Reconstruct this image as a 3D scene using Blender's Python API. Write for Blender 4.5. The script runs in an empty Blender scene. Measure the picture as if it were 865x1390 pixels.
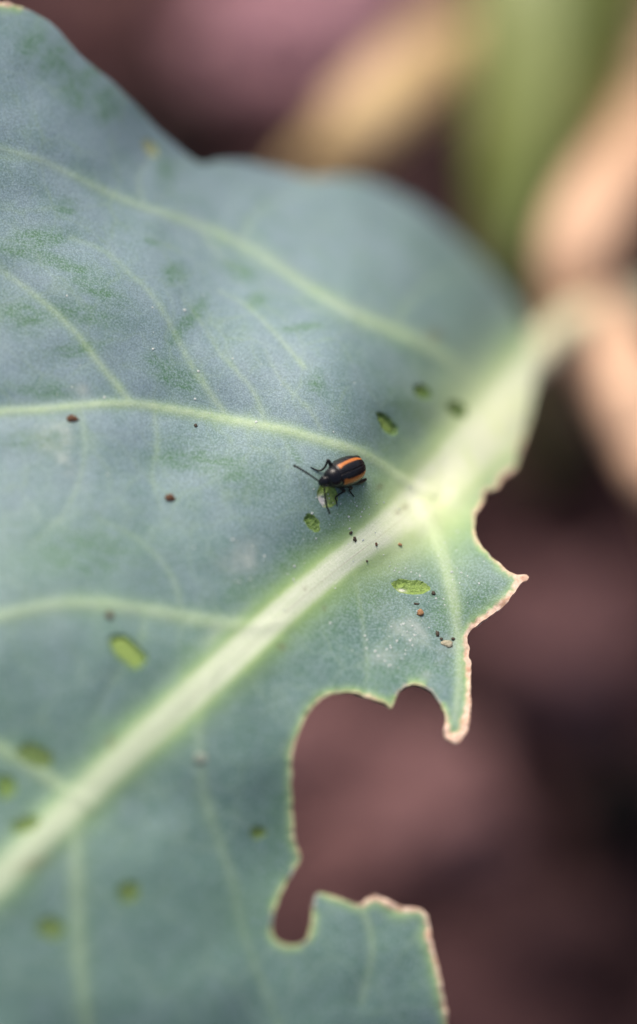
import bpy, bmesh, math, random
import numpy as np
from mathutils import Vector, Matrix, noise
from mathutils.geometry import delaunay_2d_cdt

random.seed(7)
rng = np.random.default_rng(7)
S = bpy.context.scene
COL = S.collection
# 1 Blender unit = 1 centimetre in this macro scene
S.unit_settings.system = 'METRIC'
S.unit_settings.scale_length = 0.01

# ------------------------------------------------------------------ camera
PITCH = math.radians(55)
D = 20.0                      # focus distance, cm
PPC = 310.0                   # photograph pixels per cm in the plane of focus
PW, PH = 865.0, 1390.0
F = np.array([0, math.cos(PITCH), -math.sin(PITCH)])
U = np.array([0, math.sin(PITCH), math.cos(PITCH)])
R = np.array([1.0, 0, 0])
CAM = np.array([0, 0, 8.0]) - D * F
cam_data = bpy.data.cameras.new('camera')
cam = bpy.data.objects.new('camera', cam_data)
COL.objects.link(cam)
cam.location = CAM
cam.rotation_euler = (math.pi / 2 - PITCH, 0, 0)
cam_data.sensor_fit = 'HORIZONTAL'
cam_data.sensor_width = 24
cam_data.lens = 24 * D / (PW / PPC)
cam_data.clip_start = 0.5
cam_data.clip_end = 20000
cam_data.dof.use_dof = True
cam_data.dof.focus_distance = D
cam_data.dof.aperture_fstop = cam_data.lens * 1e-3 / 1.5     # 15 mm wide entrance pupil
S.camera = cam

# ------------------------------------------------------------------ sky, sun, exposure
SUN_EL, SUN_AZ = math.radians(58), math.radians(-22)   # azimuth from +Y, negative = towards -X
w = bpy.data.worlds.new('World')
S.world = w
w.use_nodes = True
wn = w.node_tree.nodes
sky = wn.new('ShaderNodeTexSky')
sky.sky_type = 'NISHITA'
sky.sun_disc = False
sky.sun_elevation = SUN_EL
sky.sun_rotation = SUN_AZ
sky.air_density = 1.0
sky.dust_density = 7.0
bg = wn['Background']
w.node_tree.links.new(sky.outputs[0], bg.inputs[0])
bg.inputs[1].default_value = 0.075
sd = bpy.data.lights.new('sun', 'SUN')
sd.energy = 1.5
sd.angle = math.radians(40)
sd.color = (1.0, 0.93, 0.82)
sun = bpy.data.objects.new('sun', sd)
COL.objects.link(sun)
sv = Vector((math.sin(SUN_AZ) * math.cos(SUN_EL), math.cos(SUN_AZ) * math.cos(SUN_EL), math.sin(SUN_EL)))
sun.rotation_euler = sv.to_track_quat('Z', 'Y').to_euler()
sun.location = (-20, 30, 60)
S.view_settings.view_transform = 'Standard'
S.view_settings.look = 'None'
S.view_settings.exposure = 0.95
S.view_settings.gamma = 1.0

# ------------------------------------------------------------------ helpers
def px_dir(u, v):
    u = np.asarray(u, float); v = np.asarray(v, float)
    x = (u - PW / 2) / PPC / D
    y = (PH / 2 - v) / PPC / D
    return F + x[..., None] * R + y[..., None] * U

def at(u, v, b):
    """point seen at photo pixel (u, v) whose blur disc is b pixels (b > 0 beyond the plane of focus)"""
    b = np.asarray(b, float)
    d = D / (1 - b / 465.0)
    return CAM + px_dir(u, v) * d[..., None]

def on_ground(u, v, z=0.0):
    d = px_dir(u, v)
    return CAM + d * ((z - CAM[2]) / d[..., 2])[..., None]

def tag(o, label=None, cat=None, group=None, kind=None):
    if label: o['label'] = label
    if cat: o['category'] = cat
    if group: o['group'] = group
    if kind: o['kind'] = kind
    return o

def link(name, me, mat, parent=None):
    o = bpy.data.objects.new(name, me)
    COL.objects.link(o)
    if mat is not None and not me.materials:
        me.materials.append(mat)
    if parent is not None:
        o.parent = parent
    return o

def mesh_from(name, verts, faces, smooth=True):
    me = bpy.data.meshes.new(name)
    me.from_pydata([tuple(map(float, p)) for p in verts], [], [tuple(map(int, f)) for f in faces])
    if smooth:
        me.polygons.foreach_set('use_smooth', [True] * len(me.polygons))
    me.update()
    return me

def empty(name, loc, mat=None):
    o = bpy.data.objects.new(name, None)
    COL.objects.link(o)
    o.empty_display_size = 0.1
    if mat is not None:
        o.matrix_world = mat
    else:
        o.location = tuple(loc)
    return o

def catmull(pts, n=8, closed=False):
    pts = np.asarray(pts, float)
    out = []
    N = len(pts)
    for i in range(N if closed else N - 1):
        if closed:
            p0, p1, p2, p3 = (pts[(i + k - 1) % N] for k in range(4))
        else:
            p1, p2 = pts[i], pts[i + 1]
            p0 = pts[i - 1] if i > 0 else 2 * p1 - p2
            p3 = pts[i + 2] if i + 2 < N else 2 * p2 - p1
        for k in range(n):
            t = k / n
            out.append(0.5 * (2 * p1 + (p2 - p0) * t + (2 * p0 - 5 * p1 + 4 * p2 - p3) * t * t + (3 * p1 - p0 - 3 * p2 + p3) * t ** 3))
    if not closed:
        out.append(pts[-1])
    return np.array(out)

def resample(poly, step, closed=False):
    p = np.asarray(poly, float)
    if closed:
        p = np.vstack([p, p[:1]])
    L = np.r_[0, np.cumsum(np.linalg.norm(np.diff(p, axis=0), axis=1))]
    n = max(2, int(round(L[-1] / step)))
    t = np.linspace(0, L[-1], n + 1)
    out = np.stack([np.interp(t, L, p[:, k]) for k in range(p.shape[1])], 1)
    return out[:-1] if closed else out

def inside(poly, q):
    x, y = q[:, 0], q[:, 1]
    c = np.zeros(len(q), bool)
    n = len(poly)
    for i in range(n):
        x1, y1 = poly[i]; x2, y2 = poly[(i + 1) % n]
        if y1 == y2: continue
        m = (y1 > y) != (y2 > y)
        c ^= m & (x < (x2 - x1) * (y - y1) / (y2 - y1) + x1)
    return c

def dist_poly(poly, q, closed=False, extra=None):
    """distance to a polyline; with extra, also the value of extra interpolated along it, and the signed side"""
    best = np.full(len(q), 1e9)
    val = np.zeros(len(q)); side = np.zeros(len(q)); arc = np.zeros(len(q))
    n = len(poly)
    L = 0
    for i in range(n if closed else n - 1):
        a = poly[i]; b = poly[(i + 1) % n]
        ab = b - a
        l2 = max(ab @ ab, 1e-9)
        t = np.clip(((q - a) @ ab) / l2, 0, 1)
        d = np.hypot(q[:, 0] - a[0] - t * ab[0], q[:, 1] - a[1] - t * ab[1])
        m = d < best
        best = np.where(m, d, best)
        if extra is not None:
            val = np.where(m, extra[i] + t * (extra[(i + 1) % n] - extra[i]), val)
            cr = ab[0] * (q[:, 1] - a[1]) - ab[1] * (q[:, 0] - a[0])
            side = np.where(m, np.sign(cr), side)
        arc = np.where(m, L + t * math.sqrt(l2), arc)
        L += math.sqrt(l2)
    return (best, val, side, arc) if extra is not None else best

def smooth(a, b, x):
    t = np.clip((x - a) / (b - a), 0, 1)
    return t * t * (3 - 2 * t)

def fbm2(q, scale, oct=3, seed=0.0):
    return np.array([noise.fractal(Vector((x / scale + seed, y / scale, seed * 1.7)), 0.9, 2.0, oct) for x, y in q])

def loft(path, radii, nseg=12, flat=None, caps=True, up=None):
    """a tube along a path of points; radii per point, optional flattening (height/width)"""
    P = [Vector(p) for p in path]
    n = len(P)
    verts, faces = [], []
    upv = Vector(up) if up is not None else Vector((0.13, 0.21, 0.97))
    for i in range(n):
        t = (P[min(i + 1, n - 1)] - P[max(i - 1, 0)]).normalized()
        s = t.cross(upv)
        if s.length < 1e-4: s = t.cross(Vector((1, 0, 0)))
        s.normalize()
        k = s.cross(t)
        fl = 1.0 if flat is None else (flat[i] if hasattr(flat, '__len__') else flat)
        for j in range(nseg):
            a = 2 * math.pi * j / nseg
            verts.append(P[i] + s * (math.cos(a) * radii[i]) + k * (math.sin(a) * radii[i] * fl))
    for i in range(n - 1):
        for j in range(nseg):
            a, b = i * nseg + j, i * nseg + (j + 1) % nseg
            faces.append((a, b, b + nseg, a + nseg))
    if caps:
        faces.append(tuple(reversed(range(nseg))))
        faces.append(tuple(range((n - 1) * nseg, n * nseg)))
    return verts, faces

# ------------------------------------------------------------------ materials
class NT:
    def __init__(self, name):
        self.m = bpy.data.materials.new(name)
        self.m.use_nodes = True
        self.t = self.m.node_tree
        self.b = self.t.nodes['Principled BSDF']
    def n(self, typ, **kw):
        x = self.t.nodes.new(typ)
        for k, v in kw.items():
            if k.startswith('i_'):
                x.inputs[k[2:].replace('_', ' ')].default_value = v
            else:
                setattr(x, k, v)
        return x
    def l(self, a, b):
        self.t.links.new(a, b)
    def mix(self, fac, a, b, blend='MIX'):
        x = self.n('ShaderNodeMix', data_type='RGBA', blend_type=blend, clamp_factor=True)
        for s, v in ((x.inputs[0], fac), (x.inputs[6], a), (x.inputs[7], b)):
            if isinstance(v, bpy.types.NodeSocket): self.l(v, s)
            elif isinstance(v, (tuple, list)): s.default_value = (*v, 1) if len(v) == 3 else v
            else: s.default_value = v
        return x.outputs[2]
    def math(self, op, a, b=0.0, c=0.0):
        x = self.n('ShaderNodeMath', operation=op)
        for s, v in zip(x.inputs, (a, b, c)):
            if isinstance(v, bpy.types.NodeSocket): self.l(v, s)
            else: s.default_value = v
        return x.outputs[0]
    def ramp(self, v, lo, hi, a=0.0, b=1.0):
        x = self.n('ShaderNodeMapRange', clamp=True)
        self.l(v, x.inputs[0])
        for k, q in zip((1, 2, 3, 4), (lo, hi, a, b)): x.inputs[k].default_value = q
        return x.outputs[0]
    def attr(self, name):
        return self.n('ShaderNodeAttribute', attribute_name=name).outputs['Fac']
    def co(self):
        return self.n('ShaderNodeTexCoord').outputs['Object']
    def noise(self, co, scale, detail=3, rough=0.55):
        x = self.n('ShaderNodeTexNoise')
        self.l(co, x.inputs['Vector'])
        x.inputs['Scale'].default_value = scale
        x.inputs['Detail'].default_value = detail
        x.inputs['Roughness'].default_value = rough
        return x.outputs['Fac']
    def voro(self, co, scale, feature='F1'):
        x = self.n('ShaderNodeTexVoronoi', feature=feature)
        self.l(co, x.inputs['Vector'])
        x.inputs['Scale'].default_value = scale
        return x.outputs['Distance']
    def bump(self, h, strength, dist):
        x = self.n('ShaderNodeBump')
        x.inputs['Strength'].default_value = strength
        x.inputs['Distance'].default_value = dist
        self.l(h, x.inputs['Height'])
        self.l(x.outputs[0], self.b.inputs['Normal'])
    def base(self, c, rough=0.5, spec=0.5):
        if isinstance(c, bpy.types.NodeSocket): self.l(c, self.b.inputs['Base Color'])
        else: self.b.inputs['Base Color'].default_value = (*c, 1)
        self.b.inputs['Roughness'].default_value = rough
        self.b.inputs['Specular IOR Level'].default_value = spec

def leaf_material():
    k = NT('waxy_leaf')
    co = k.co()
    big = k.noise(co, 1.1, 3)
    mid = k.noise(co, 5.5, 4, 0.6)
    fine = k.noise(co, 110, 2, 0.6)
    grain = k.voro(co, 150)
    # wax bloom: blue-grey, thinner patches greener; also carries painted shade low on the leaf
    bl = k.math('ADD', k.attr('bloom_shade'), k.ramp(big, 0.3, 0.7, -0.35, 0.35))
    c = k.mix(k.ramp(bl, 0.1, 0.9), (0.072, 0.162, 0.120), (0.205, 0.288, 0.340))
    c = k.mix(k.ramp(mid, 0.45, 0.72, 0.0, 0.55), c, (0.095, 0.200, 0.140))
    c = k.mix(k.ramp(mid, 0.50, 0.22, 0.0, 0.35), c, (0.255, 0.32, 0.36))
    # faint net of the finest veins
    wv = k.n('ShaderNodeVectorMath', operation='ADD')
    nzc = k.n('ShaderNodeTexNoise'); nzc.inputs['Scale'].default_value = 4.0; k.l(co, nzc.inputs['Vector'])
    sc_n = k.n('ShaderNodeVectorMath', operation='SCALE'); sc_n.inputs['Scale'].default_value = 0.22
    k.l(nzc.outputs['Color'], sc_n.inputs[0]); k.l(co, wv.inputs[0]); k.l(sc_n.outputs[0], wv.inputs[1])
    net1 = k.voro(wv.outputs[0], 3.2, 'DISTANCE_TO_EDGE'); net2 = k.voro(wv.outputs[0], 9.0, 'DISTANCE_TO_EDGE')
    netm = k.math('MULTIPLY', k.math('MAXIMUM', k.ramp(net1, 0.0, 0.05, 0.46, 0.0), k.ramp(net2, 0.0, 0.07, 0.26, 0.0)), k.ramp(mid, 0.3, 0.6))
    c = k.mix(netm, c, (0.27, 0.38, 0.27))
    # rubbed patches where the bloom is gone
    mp = k.n('ShaderNodeMapping'); k.l(co, mp.inputs['Vector'])
    mp.inputs['Rotation'].default_value = (0, 0, 0.35); mp.inputs['Scale'].default_value = (0.42, 1.15, 1.15)
    rub = k.math('MULTIPLY', k.attr('rub'), k.ramp(k.noise(mp.outputs[0], 24, 5, 0.7), 0.30, 0.58))
    c = k.mix(rub, c, (0.075, 0.180, 0.085))
    # grain of wax
    c = k.mix(k.ramp(fine, 0.42, 0.62, 0.0, 0.60), c, (0.31, 0.42, 0.455))
    c = k.mix(k.ramp(grain, 0.30, 0.72, 0.0, 0.45), c, (0.085, 0.145, 0.130))
    c = k.mix(k.math('MULTIPLY', k.attr('flag'), k.ramp(k.noise(co, 9, 3), 0.35, 0.7)), c, (0.40, 0.45, 0.42))
    # yellow-green tissue along the veins, then the pale veins
    halo = k.math('MULTIPLY', k.attr('halo'), k.ramp(mid, 0.2, 0.6, 0.75, 1.1))
    c = k.mix(halo, c, (0.31, 0.47, 0.16))
    vein_c = k.mix(k.ramp(k.noise(co, 14, 3), 0.35, 0.7), (0.50, 0.64, 0.33), (0.60, 0.70, 0.45))
    c = k.mix(k.attr('vein'), c, k.mix(k.ramp(fine, 0.4, 0.65, 0.0, 0.30), vein_c, (0.72, 0.78, 0.60)))
    core = k.mix(k.ramp(fine, 0.40, 0.65), (0.66, 0.72, 0.55), (0.78, 0.81, 0.68))
    fco = k.n('ShaderNodeCombineXYZ')
    k.l(k.math('MULTIPLY', k.attr('across'), 7.0), fco.inputs[0]); k.l(k.math('MULTIPLY', k.attr('along'), 0.55), fco.inputs[1])
    fibre = k.noise(fco.outputs[0], 1.6, 4, 0.6)
    core = k.mix(k.ramp(fibre, 0.40, 0.68, 0.0, 0.55), core, (0.50, 0.60, 0.36))
    c = k.mix(k.attr('core'), c, core)
    ln = k.math('ABSOLUTE', k.math('ADD', k.math('ADD', k.attr('across'), -0.22), k.math('MULTIPLY', fibre, 0.10)))
    c = k.mix(k.math('MULTIPLY', k.ramp(ln, 0.0, 0.06, 0.55, 0.0), k.math('MULTIPLY', k.attr('core'), k.ramp(k.noise(co, 3.0, 2), 0.35, 0.6))), c, (0.40, 0.36, 0.24))
    c = k.mix(k.attr('crown'), c, k.mix(k.ramp(mid, 0.35, 0.65), (0.74, 0.84, 0.44), (0.84, 0.88, 0.62)))
    # brown flecks and dead, dried edge
    c = k.mix(k.attr('brown'), c, (0.16, 0.12, 0.045))
    dryc = k.mix(k.ramp(k.noise(co, 26, 4, 0.7), 0.35, 0.66), (0.52, 0.31, 0.21), (0.84, 0.65, 0.52))
    c = k.mix(k.attr('dry'), c, dryc)
    k.base(c, 0.55, 0.30)
    h = k.math('ADD', k.math('MULTIPLY', grain, -0.5), k.math('MULTIPLY', fine, 1.1))
    h = k.math('ADD', h, k.math('MULTIPLY', k.noise(co, 34, 3), 0.35))
    k.bump(h, 0.24, 0.006)
    k.b.inputs['Subsurface Weight'].default_value = 0.0
    return k.m

def scar_material():
    k = NT('scraped_leaf_flesh')
    co = k.co()
    a = k.noise(co, 60, 3, 0.7)
    c = k.mix(k.ramp(a, 0.32, 0.68), (0.080, 0.160, 0.026), (0.27, 0.42, 0.095))
    c = k.mix(k.attr('soft'), c, k.mix(k.ramp(k.noise(co, 9, 3), 0.4, 0.65), (0.080, 0.165, 0.075), (0.055, 0.120, 0.035)))
    c = k.mix(k.attr('light'), c, (0.36, 0.50, 0.12))
    c = k.mix(k.attr('pale'), c, (0.80, 0.78, 0.76))
    c = k.mix(k.attr('brown'), c, (0.13, 0.10, 0.035))
    k.base(c, 0.38, 0.5)
    k.bump(a, 0.9, 0.02)
    return k.m

def plain_material(name, c0, c1, scale, rough=0.6, spec=0.3, bump=0.4, dist=0.02, detail=4):
    k = NT(name)
    a = k.noise(k.co(), scale, detail, 0.6)
    k.base(k.mix(k.ramp(a, 0.32, 0.68), c0, c1), rough, spec)
    k.bump(a, bump, dist)
    return k.m

M_LEAF = leaf_material()
M_SCAR = scar_material()

# ================================================================== THE LEAF
# control points of the leaf's form: u, v, blur disc in pixels (depth)
CP = np.array([
    (470, 640, 0), (150, 400, 0), (0, 290, 0), (0, 100, 4), (0, 0, 7), (150, 120, 13), (270, 215, 24), (400, 230, 38),
    (550, 280, 50), (660, 370, 58), (740, 450, 64), (700, 500, 42), (600, 640, 13), (640, 690, 11), (655, 730, 5),
    (710, 790, 1), (645, 855, 0), (617, 1000, -8), (410, 985, -11), (400, 1150, -13), (420, 1245, -15), (580, 1265, -11),
    (550, 790, 0), (450, 790, -2), (300, 560, 0), (0, 560, -6), (230, 670, -7), (300, 900, -12), (0, 830, -17),
    (170, 890, -16), (0, 1000, -20), (0, 1180, -25), (0, 1300, -27), (300, 1300, -20), (480, 430, 10), (590, 450, 25),
    (650, 540, 27), (522, 575, 7), (575, 530, 13), (740, 575, 36), (770, 500, 58),
    (-250, 300, -6), (-350, 700, -14), (-400, 1100, -27), (-400, 1500, -33), (-100, 1650, -31), (250, 1600, -22), (560, 1480, -13),
], float)

def rbf_fit(cp, lam):
    X = cp[:, :2] / 300.0
    r = np.linalg.norm(X[:, None] - X[None], axis=2)
    K = np.where(r > 0, r * r * np.log(np.maximum(r, 1e-9)), 0) + lam * np.eye(len(X))
    P = np.c_[np.ones(len(X)), X]
    A = np.block([[K, P], [P.T, np.zeros((3, 3))]])
    c = np.linalg.solve(A, np.r_[cp[:, 2], 0, 0, 0])
    def f(q):
        q = np.asarray(q, float) / 300.0
        out = c[-3] + q @ c[-2:]
        for i in range(len(X)):
            rr = ((q - X[i]) ** 2).sum(-1)
            out = out + c[i] * np.where(rr > 0, 0.5 * rr * np.log(np.maximum(rr, 1e-12)), 0)
        return out
    return f
leaf_b = rbf_fit(CP, 0.02)

def leaf_base(q):
    q = np.atleast_2d(np.asarray(q, float))
    return at(q[:, 0], q[:, 1], leaf_b(q))

def leaf_normal(q):
    q = np.atleast_2d(np.asarray(q, float))
    e = 6.0
    du = leaf_base(q + [e, 0]) - leaf_base(q - [e, 0])
    dv = leaf_base(q + [0, e]) - leaf_base(q - [0, e])
    n = np.cross(dv, du)
    n /= np.linalg.norm(n, axis=1, keepdims=True)
    s = np.sign(((CAM - leaf_base(q)) * n).sum(1))
    return n * s[:, None]

# outline: u, v, width of the dried rim there
OUT = [
    (-60, 4, 0), (0, 5, 6), (20, 9, 4), (41, 19, 0), (66, 37, 0), (102, 72, 0), (153, 111, 0), (203, 158, 0), (244, 196, 0),
    (275, 219, 0), (300, 216, 0), (340, 217, 0), (380, 227, 0), (420, 238, 0), (460, 241, 0), (500, 249, 0), (540, 267, 0),
    (580, 292, 0), (620, 325, 0), (652, 357, 0), (681, 392, 0), (702, 425, 0), (716, 452, 0), (723, 480, 0), (722, 502, 0), (720, 535, 0), (717, 575, 3),
    (707, 612, 9), (702, 634, 10), (686, 643, 9), (678, 657, 10), (662, 664, 10), (655, 683, 8), (646, 696, 6), (645, 722, 4), (655, 742, 3.5), (672, 760, 3.5),
    (690, 776, 5), (700, 782, 9), (708, 782, 16), (715, 785, 16), (713, 791, 16), (704, 795, 13), (696, 808, 10), (687, 820, 9), (678, 828, 10), (669, 834, 9), (658, 842, 9),
    (645, 850, 8), (639, 859, 8), (636, 868, 8), (640, 876, 9), (638, 888, 9), (642, 900, 11), (640, 918, 13), (638, 938, 14), (639, 962, 16),
    (635, 984, 18), (629, 1000, 22), (619, 1008, 22), (610, 1002, 20), (603, 990, 12), (606, 977, 5), (601, 960, 2), (592, 944, 2), (578, 931, 2),
    (560, 926, 2), (545, 934, 2), (538, 947, 3), (532, 960, 5), (524, 954, 4), (504, 947, 4), (482, 939, 3.5), (457, 940, 3.5), (434, 952, 3.5), (416, 971, 3.5),
    (404, 996, 3.5), (397, 1026, 3.5), (396, 1062, 3.5), (399, 1098, 3.5), (402, 1138, 4), (410, 1162, 5), (399, 1182, 2.5), (384, 1212, 2.5), (373, 1241, 2.5),
    (372, 1267, 2.5), (384, 1280, 2.5), (404, 1282, 2.5), (417, 1272, 2.5), (424, 1249, 2.5), (428, 1220, 2.5), (438, 1209, 3), (465, 1218, 5), (489, 1226, 7), (508, 1216, 11),
    (521, 1216, 12), (543, 1228, 10), (567, 1233, 13), (582, 1242, 14), (585, 1267, 11), (591, 1298, 9), (598, 1340, 7), (604, 1400, 4), (590, 1480, 0), (540, 1570, 0),
    (440, 1650, 0), (300, 1700, 0), (120, 1730, 0), (-80, 1745, 0), (-260, 1720, 0), (-400, 1640, 0), (-500, 1480, 0), (-535, 1250, 0), (-520, 950, 0),
    (-470, 650, 0), (-390, 380, 0), (-270, 160, 0), (-150, 50, 0)]
o3 = catmull(OUT, 8, True)
o3 = resample(o3, 4.2, True)
inframe = (o3[:, 0] > -40) & (o3[:, 1] < 1420)
# irregular rim: brittle where dried, gently wavy where green
nz = np.array([noise.fractal(Vector((x / 14, y / 14, 3.3)), 0.8, 2.0, 3) for x, y in o3[:, :2]])
nw = np.array([noise.fractal(Vector((x / 60, y / 60, 9.1)), 0.9, 2.0, 2) for x, y in o3[:, :2]])
tan = np.roll(o3[:, :2], -1, 0) - np.roll(o3[:, :2], 1, 0)
tan /= np.linalg.norm(tan, axis=1, keepdims=True)
nor = np.c_[tan[:, 1], -tan[:, 0]]
amp = np.minimum(o3[:, 2], 10) * 0.15 + 0.5
outline = o3[:, :2] + nor * (nz * amp + nw * 1.5)[:, None]
dry_w = np.maximum(o3[:, 2], 0) * 0.66 * (1 + 0.9 * np.array([noise.noise(Vector((x / 26, y / 26, 4.4))) for x, y in o3[:, :2]]))

# veins: points, half width at start and end, name of the kind
MID = catmull([(-470, 1500), (-330, 1420), (-180, 1325), (-60, 1240), (0, 1192), (70, 1124), (165, 1030), (240, 962), (315, 893), (400, 816), (470, 758), (540, 704), (600, 650), (655, 592), (705, 540), (745, 500), (790, 462)], 10)
MID = resample(MID, 10)
_u = MID[:, 0]
mid_w = np.interp(_u, [-470, -100, 0, 165, 315, 400, 470, 540, 600, 660, 720, 790], [9, 22, 26, 25, 23, 20.5, 20, 25, 33, 40, 43, 44])
VEINS = [  # points, half widths, relief, strength
    ([(585, 672), (548, 655), (500, 623), (440, 600), (380, 580), (310, 565), (240, 553), (180, 546), (110, 550), (50, 556), (-10, 560), (-100, 575), (-220, 560), (-330, 600)], (7.5, 5.2, 4.5), 0.80),
    ([(690, 575), (655, 540), (630, 510), (590, 475), (540, 446), (480, 415), (430, 386), (380, 354), (330, 325), (265, 301), (200, 281), (130, 251), (60, 220), (0, 203), (-90, 180), (-200, 190)], (13, 6, 3), 0.55),
    ([(385, 845), (345, 852), (290, 845), (220, 829), (150, 820), (80, 821), (0, 838), (-90, 860), (-200, 920), (-330, 960)], (10, 9, 8), 0.52),
    ([(125, 1092), (95, 1075), (60, 1050), (0, 1016), (-80, 985), (-170, 1000)], (10, 8, 6), 0.55),
    ([(575, 690), (592, 718), (604, 755), (614, 800), (622, 845), (626, 885), (624, 930), (618, 975)], (11, 8.5, 4), 0.72),
    ([(105, 1110), (103, 1160), (106, 1230), (110, 1310), (120, 1400), (150, 1520)], (11, 9, 5), 0.36),
    ([(290, 905), (268, 990), (275, 1080), (310, 1180), (340, 1290), (380, 1400)], (9, 6, 4), 0.22),
    ([(180, 546), (160, 522), (135, 494), (100, 450), (50, 404), (0, 366), (-60, 330)], (5, 3, 2.5), 0.5),
    ([(310, 563), (268, 503), (232, 440), (200, 396), (175, 372), (140, 340), (95, 322)], (4, 2.8, 2), 0.38),
    ([(470, 410), (415, 495), (395, 470), (370, 440), (335, 405), (300, 388)][1:], (3, 3, 2), 0.3),
    ([(265, 301), (300, 340), (330, 360), (390, 420)][:3], (3, 3, 2), 0.2),
    ([(212, 556), (216, 600), (210, 640), (222, 690)], (4, 3, 2), 0.18),
    ([(380, 580), (392, 615), (384, 650)], (3, 2.5, 2), 0.16),
    ([(360, 575), (345, 530), (303, 480), (280, 440), (250, 405)], (3, 2.5, 2), 0.24),
    ([(440, 598), (425, 562), (382, 512), (360, 470)], (3, 2.5, 2), 0.22),
    ([(250, 836), (235, 780), (190, 730), (130, 700)], (4, 3, 2), 0.2),
    ([(200, 826), (190, 872), (150, 930), (120, 990)], (4, 3, 2), 0.2),
    ([(480, 770), (494, 845), (500, 900), (497, 935)], (4, 3, 2), 0.22),
    ([(110, 552), (115, 620), (90, 690), (40, 740)], (4, 3, 2), 0.2),
    ([(330, 326), (352, 284), (402, 258), (440, 250)], (3, 2.5, 2), 0.22),
    ([(200, 281), (190, 242), (212, 208)], (3, 2.5, 2), 0.2),
    ([(540, 446), (560, 402), (608, 375), (640, 370)], (4, 3, 2), 0.22),
    ([(480, 1215), (500, 1250), (505, 1290), (490, 1360)], (5, 4, 3), 0.35),
]
veins = []
for pts, hw, st in VEINS:
    p = resample(catmull(pts, 8), 8)
    t = np.linspace(0, 1, len(p))
    veins.append((p, np.interp(t, [0, .45, 1], hw), st))

# places grazed by beetles: u, v, semi axes, angle, depth weight, lightness
SCARS = [
    (522, 577, 21, 9, 48, 'l'), (576, 531, 13, 9, 30, 'm'), (620, 556, 15, 10, 40, 'd'),
    (441, 673, 13, 17, -12, 'p'), (422, 709, 8.5, 14.5, -32, 'm'), (559, 793, 26, 11, 6, 'p'),
    (174, 885, 32, 17, 38, 'l'), (48, 1024, 28, 15, 20, 'd'), (8, 1066, 15, 17, 0, 'm'),
    (35, 1118, 20, 12, -20, 'd'), (69, 1260, 20, 15, 15, 'd'), (350, 1130, 12, 9, 0, 'd'), 
    (209, 199, 14, 8, 50, 'y'), (174, 1212, 15, 14, 0, 'd'),
]
scars = []
for i, (u, v, a, b, ang, k) in enumerate(SCARS):
    th = np.linspace(0, 2 * math.pi, 40, endpoint=False)
    rg = 1.0 if k in 'p' else 1.7
    r = 1 + 0.13 * rg * np.array([noise.noise(Vector((math.cos(t) * 1.6 + i * 7, math.sin(t) * 1.6, i))) for t in th])
    r += 0.08 * rg * np.array([noise.noise(Vector((math.cos(t) * 6 + i * 7, math.sin(t) * 6, i))) for t in th])
    x, y = np.cos(th) * a * r, np.sin(th) * b * r
    if (u, v) == (559, 793): y += 2.6 * np.exp(-((x - 0) / 8) ** 2) * (y < 0)
    ca, sa = math.cos(math.radians(ang)), math.sin(math.radians(ang))
    scars.append(np.c_[u + x * ca - y * sa, v + x * sa + y * ca])

# ---- vertices: a hexagonal net, trimmed to the outline and to the borders of the parts
def hexnet(x0, x1, y0, y1, s):
    ys = np.arange(y0, y1, s * 0.866)
    out = []
    for k, y in enumerate(ys):
        xs = np.arange(x0 + (k % 2) * s / 2, x1, s)
        out.append(np.c_[xs, np.full(len(xs), y)])
    return np.vstack(out)
SP = 4.4
net = hexnet(-30, 880, -10, 1415, SP)
far = hexnet(-560, 650, -10, 1770, 14)
far = far[~((far[:, 0] > -36) & (far[:, 1] < 1421))]
cons_pts, cons_edges = [], []
def add_con(poly, closed):
    b = len(cons_pts)
    cons_pts.extend(map(tuple, poly))
    n = len(poly)
    for i in range(n if closed else n - 1):
        cons_edges.append((b + i, b + (i + 1) % n))
    return poly
def offset_line(p, wd):
    t = np.gradient(p, axis=0)
    t /= np.linalg.norm(t, axis=1, keepdims=True)
    n = np.c_[-t[:, 1], t[:, 0]]
    return p + n * wd[:, None], p - n * wd[:, None]
add_con(outline, True)
for sc_ in scars: add_con(sc_, True)
ma, mb = offset_line(MID, mid_w)
lines = [ma, mb]
for p, hw, st in veins:
    if st > 0.3:
        lines += list(offset_line(p, hw))
keep_lines = []
scar_u = scars
for ln in lines:
    ln = resample(ln, 6)
    ok = inside(outline, ln) & (dist_poly(outline, ln, True) > 4)
    for sc_ in scars: ok &= ~inside(sc_, ln) & (dist_poly(sc_, ln, True) > 3)
    run = []
    for i in range(len(ln) + 1):
        if i < len(ln) and ok[i]: run.append(ln[i])
        else:
            if len(run) > 2: add_con(np.array(run), False); keep_lines.append(np.array(run))
            run = []
cp_arr = np.array(cons_pts)
# drop net points crowding a constraint point
cell = {}
for x, y in cp_arr:
    cell.setdefault((int(x // 6), int(y // 6)), []).append((x, y))
def clear_of(q, rad):
    ok = np.ones(len(q), bool)
    for i, (x, y) in enumerate(q):
        cx, cy = int(x // 6), int(y // 6)
        for a in (-1, 0, 1):
            for b in (-1, 0, 1):
                for (px_, py_) in cell.get((cx + a, cy + b), ()):
                    if (px_ - x) ** 2 + (py_ - y) ** 2 < rad * rad:
                        ok[i] = False
    return ok
net = net[inside(outline, net)]
net = net[clear_of(net, 2.4)]
far = far[inside(outline, far)]
far = far[clear_of(far, 4)]
extra = []
for sc_ in scars:
    x0, y0 = sc_.min(0); x1, y1 = sc_.max(0)
    h = hexnet(x0, x1, y0, y1, 2.2)
    h = h[inside(sc_, h)]
    h = h[dist_poly(sc_, h, True) > 1.0]
    extra.append(h)
in_sc = np.zeros(len(net), bool)
for sc_ in scars: in_sc |= inside(sc_, net)
net = net[~in_sc]
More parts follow.
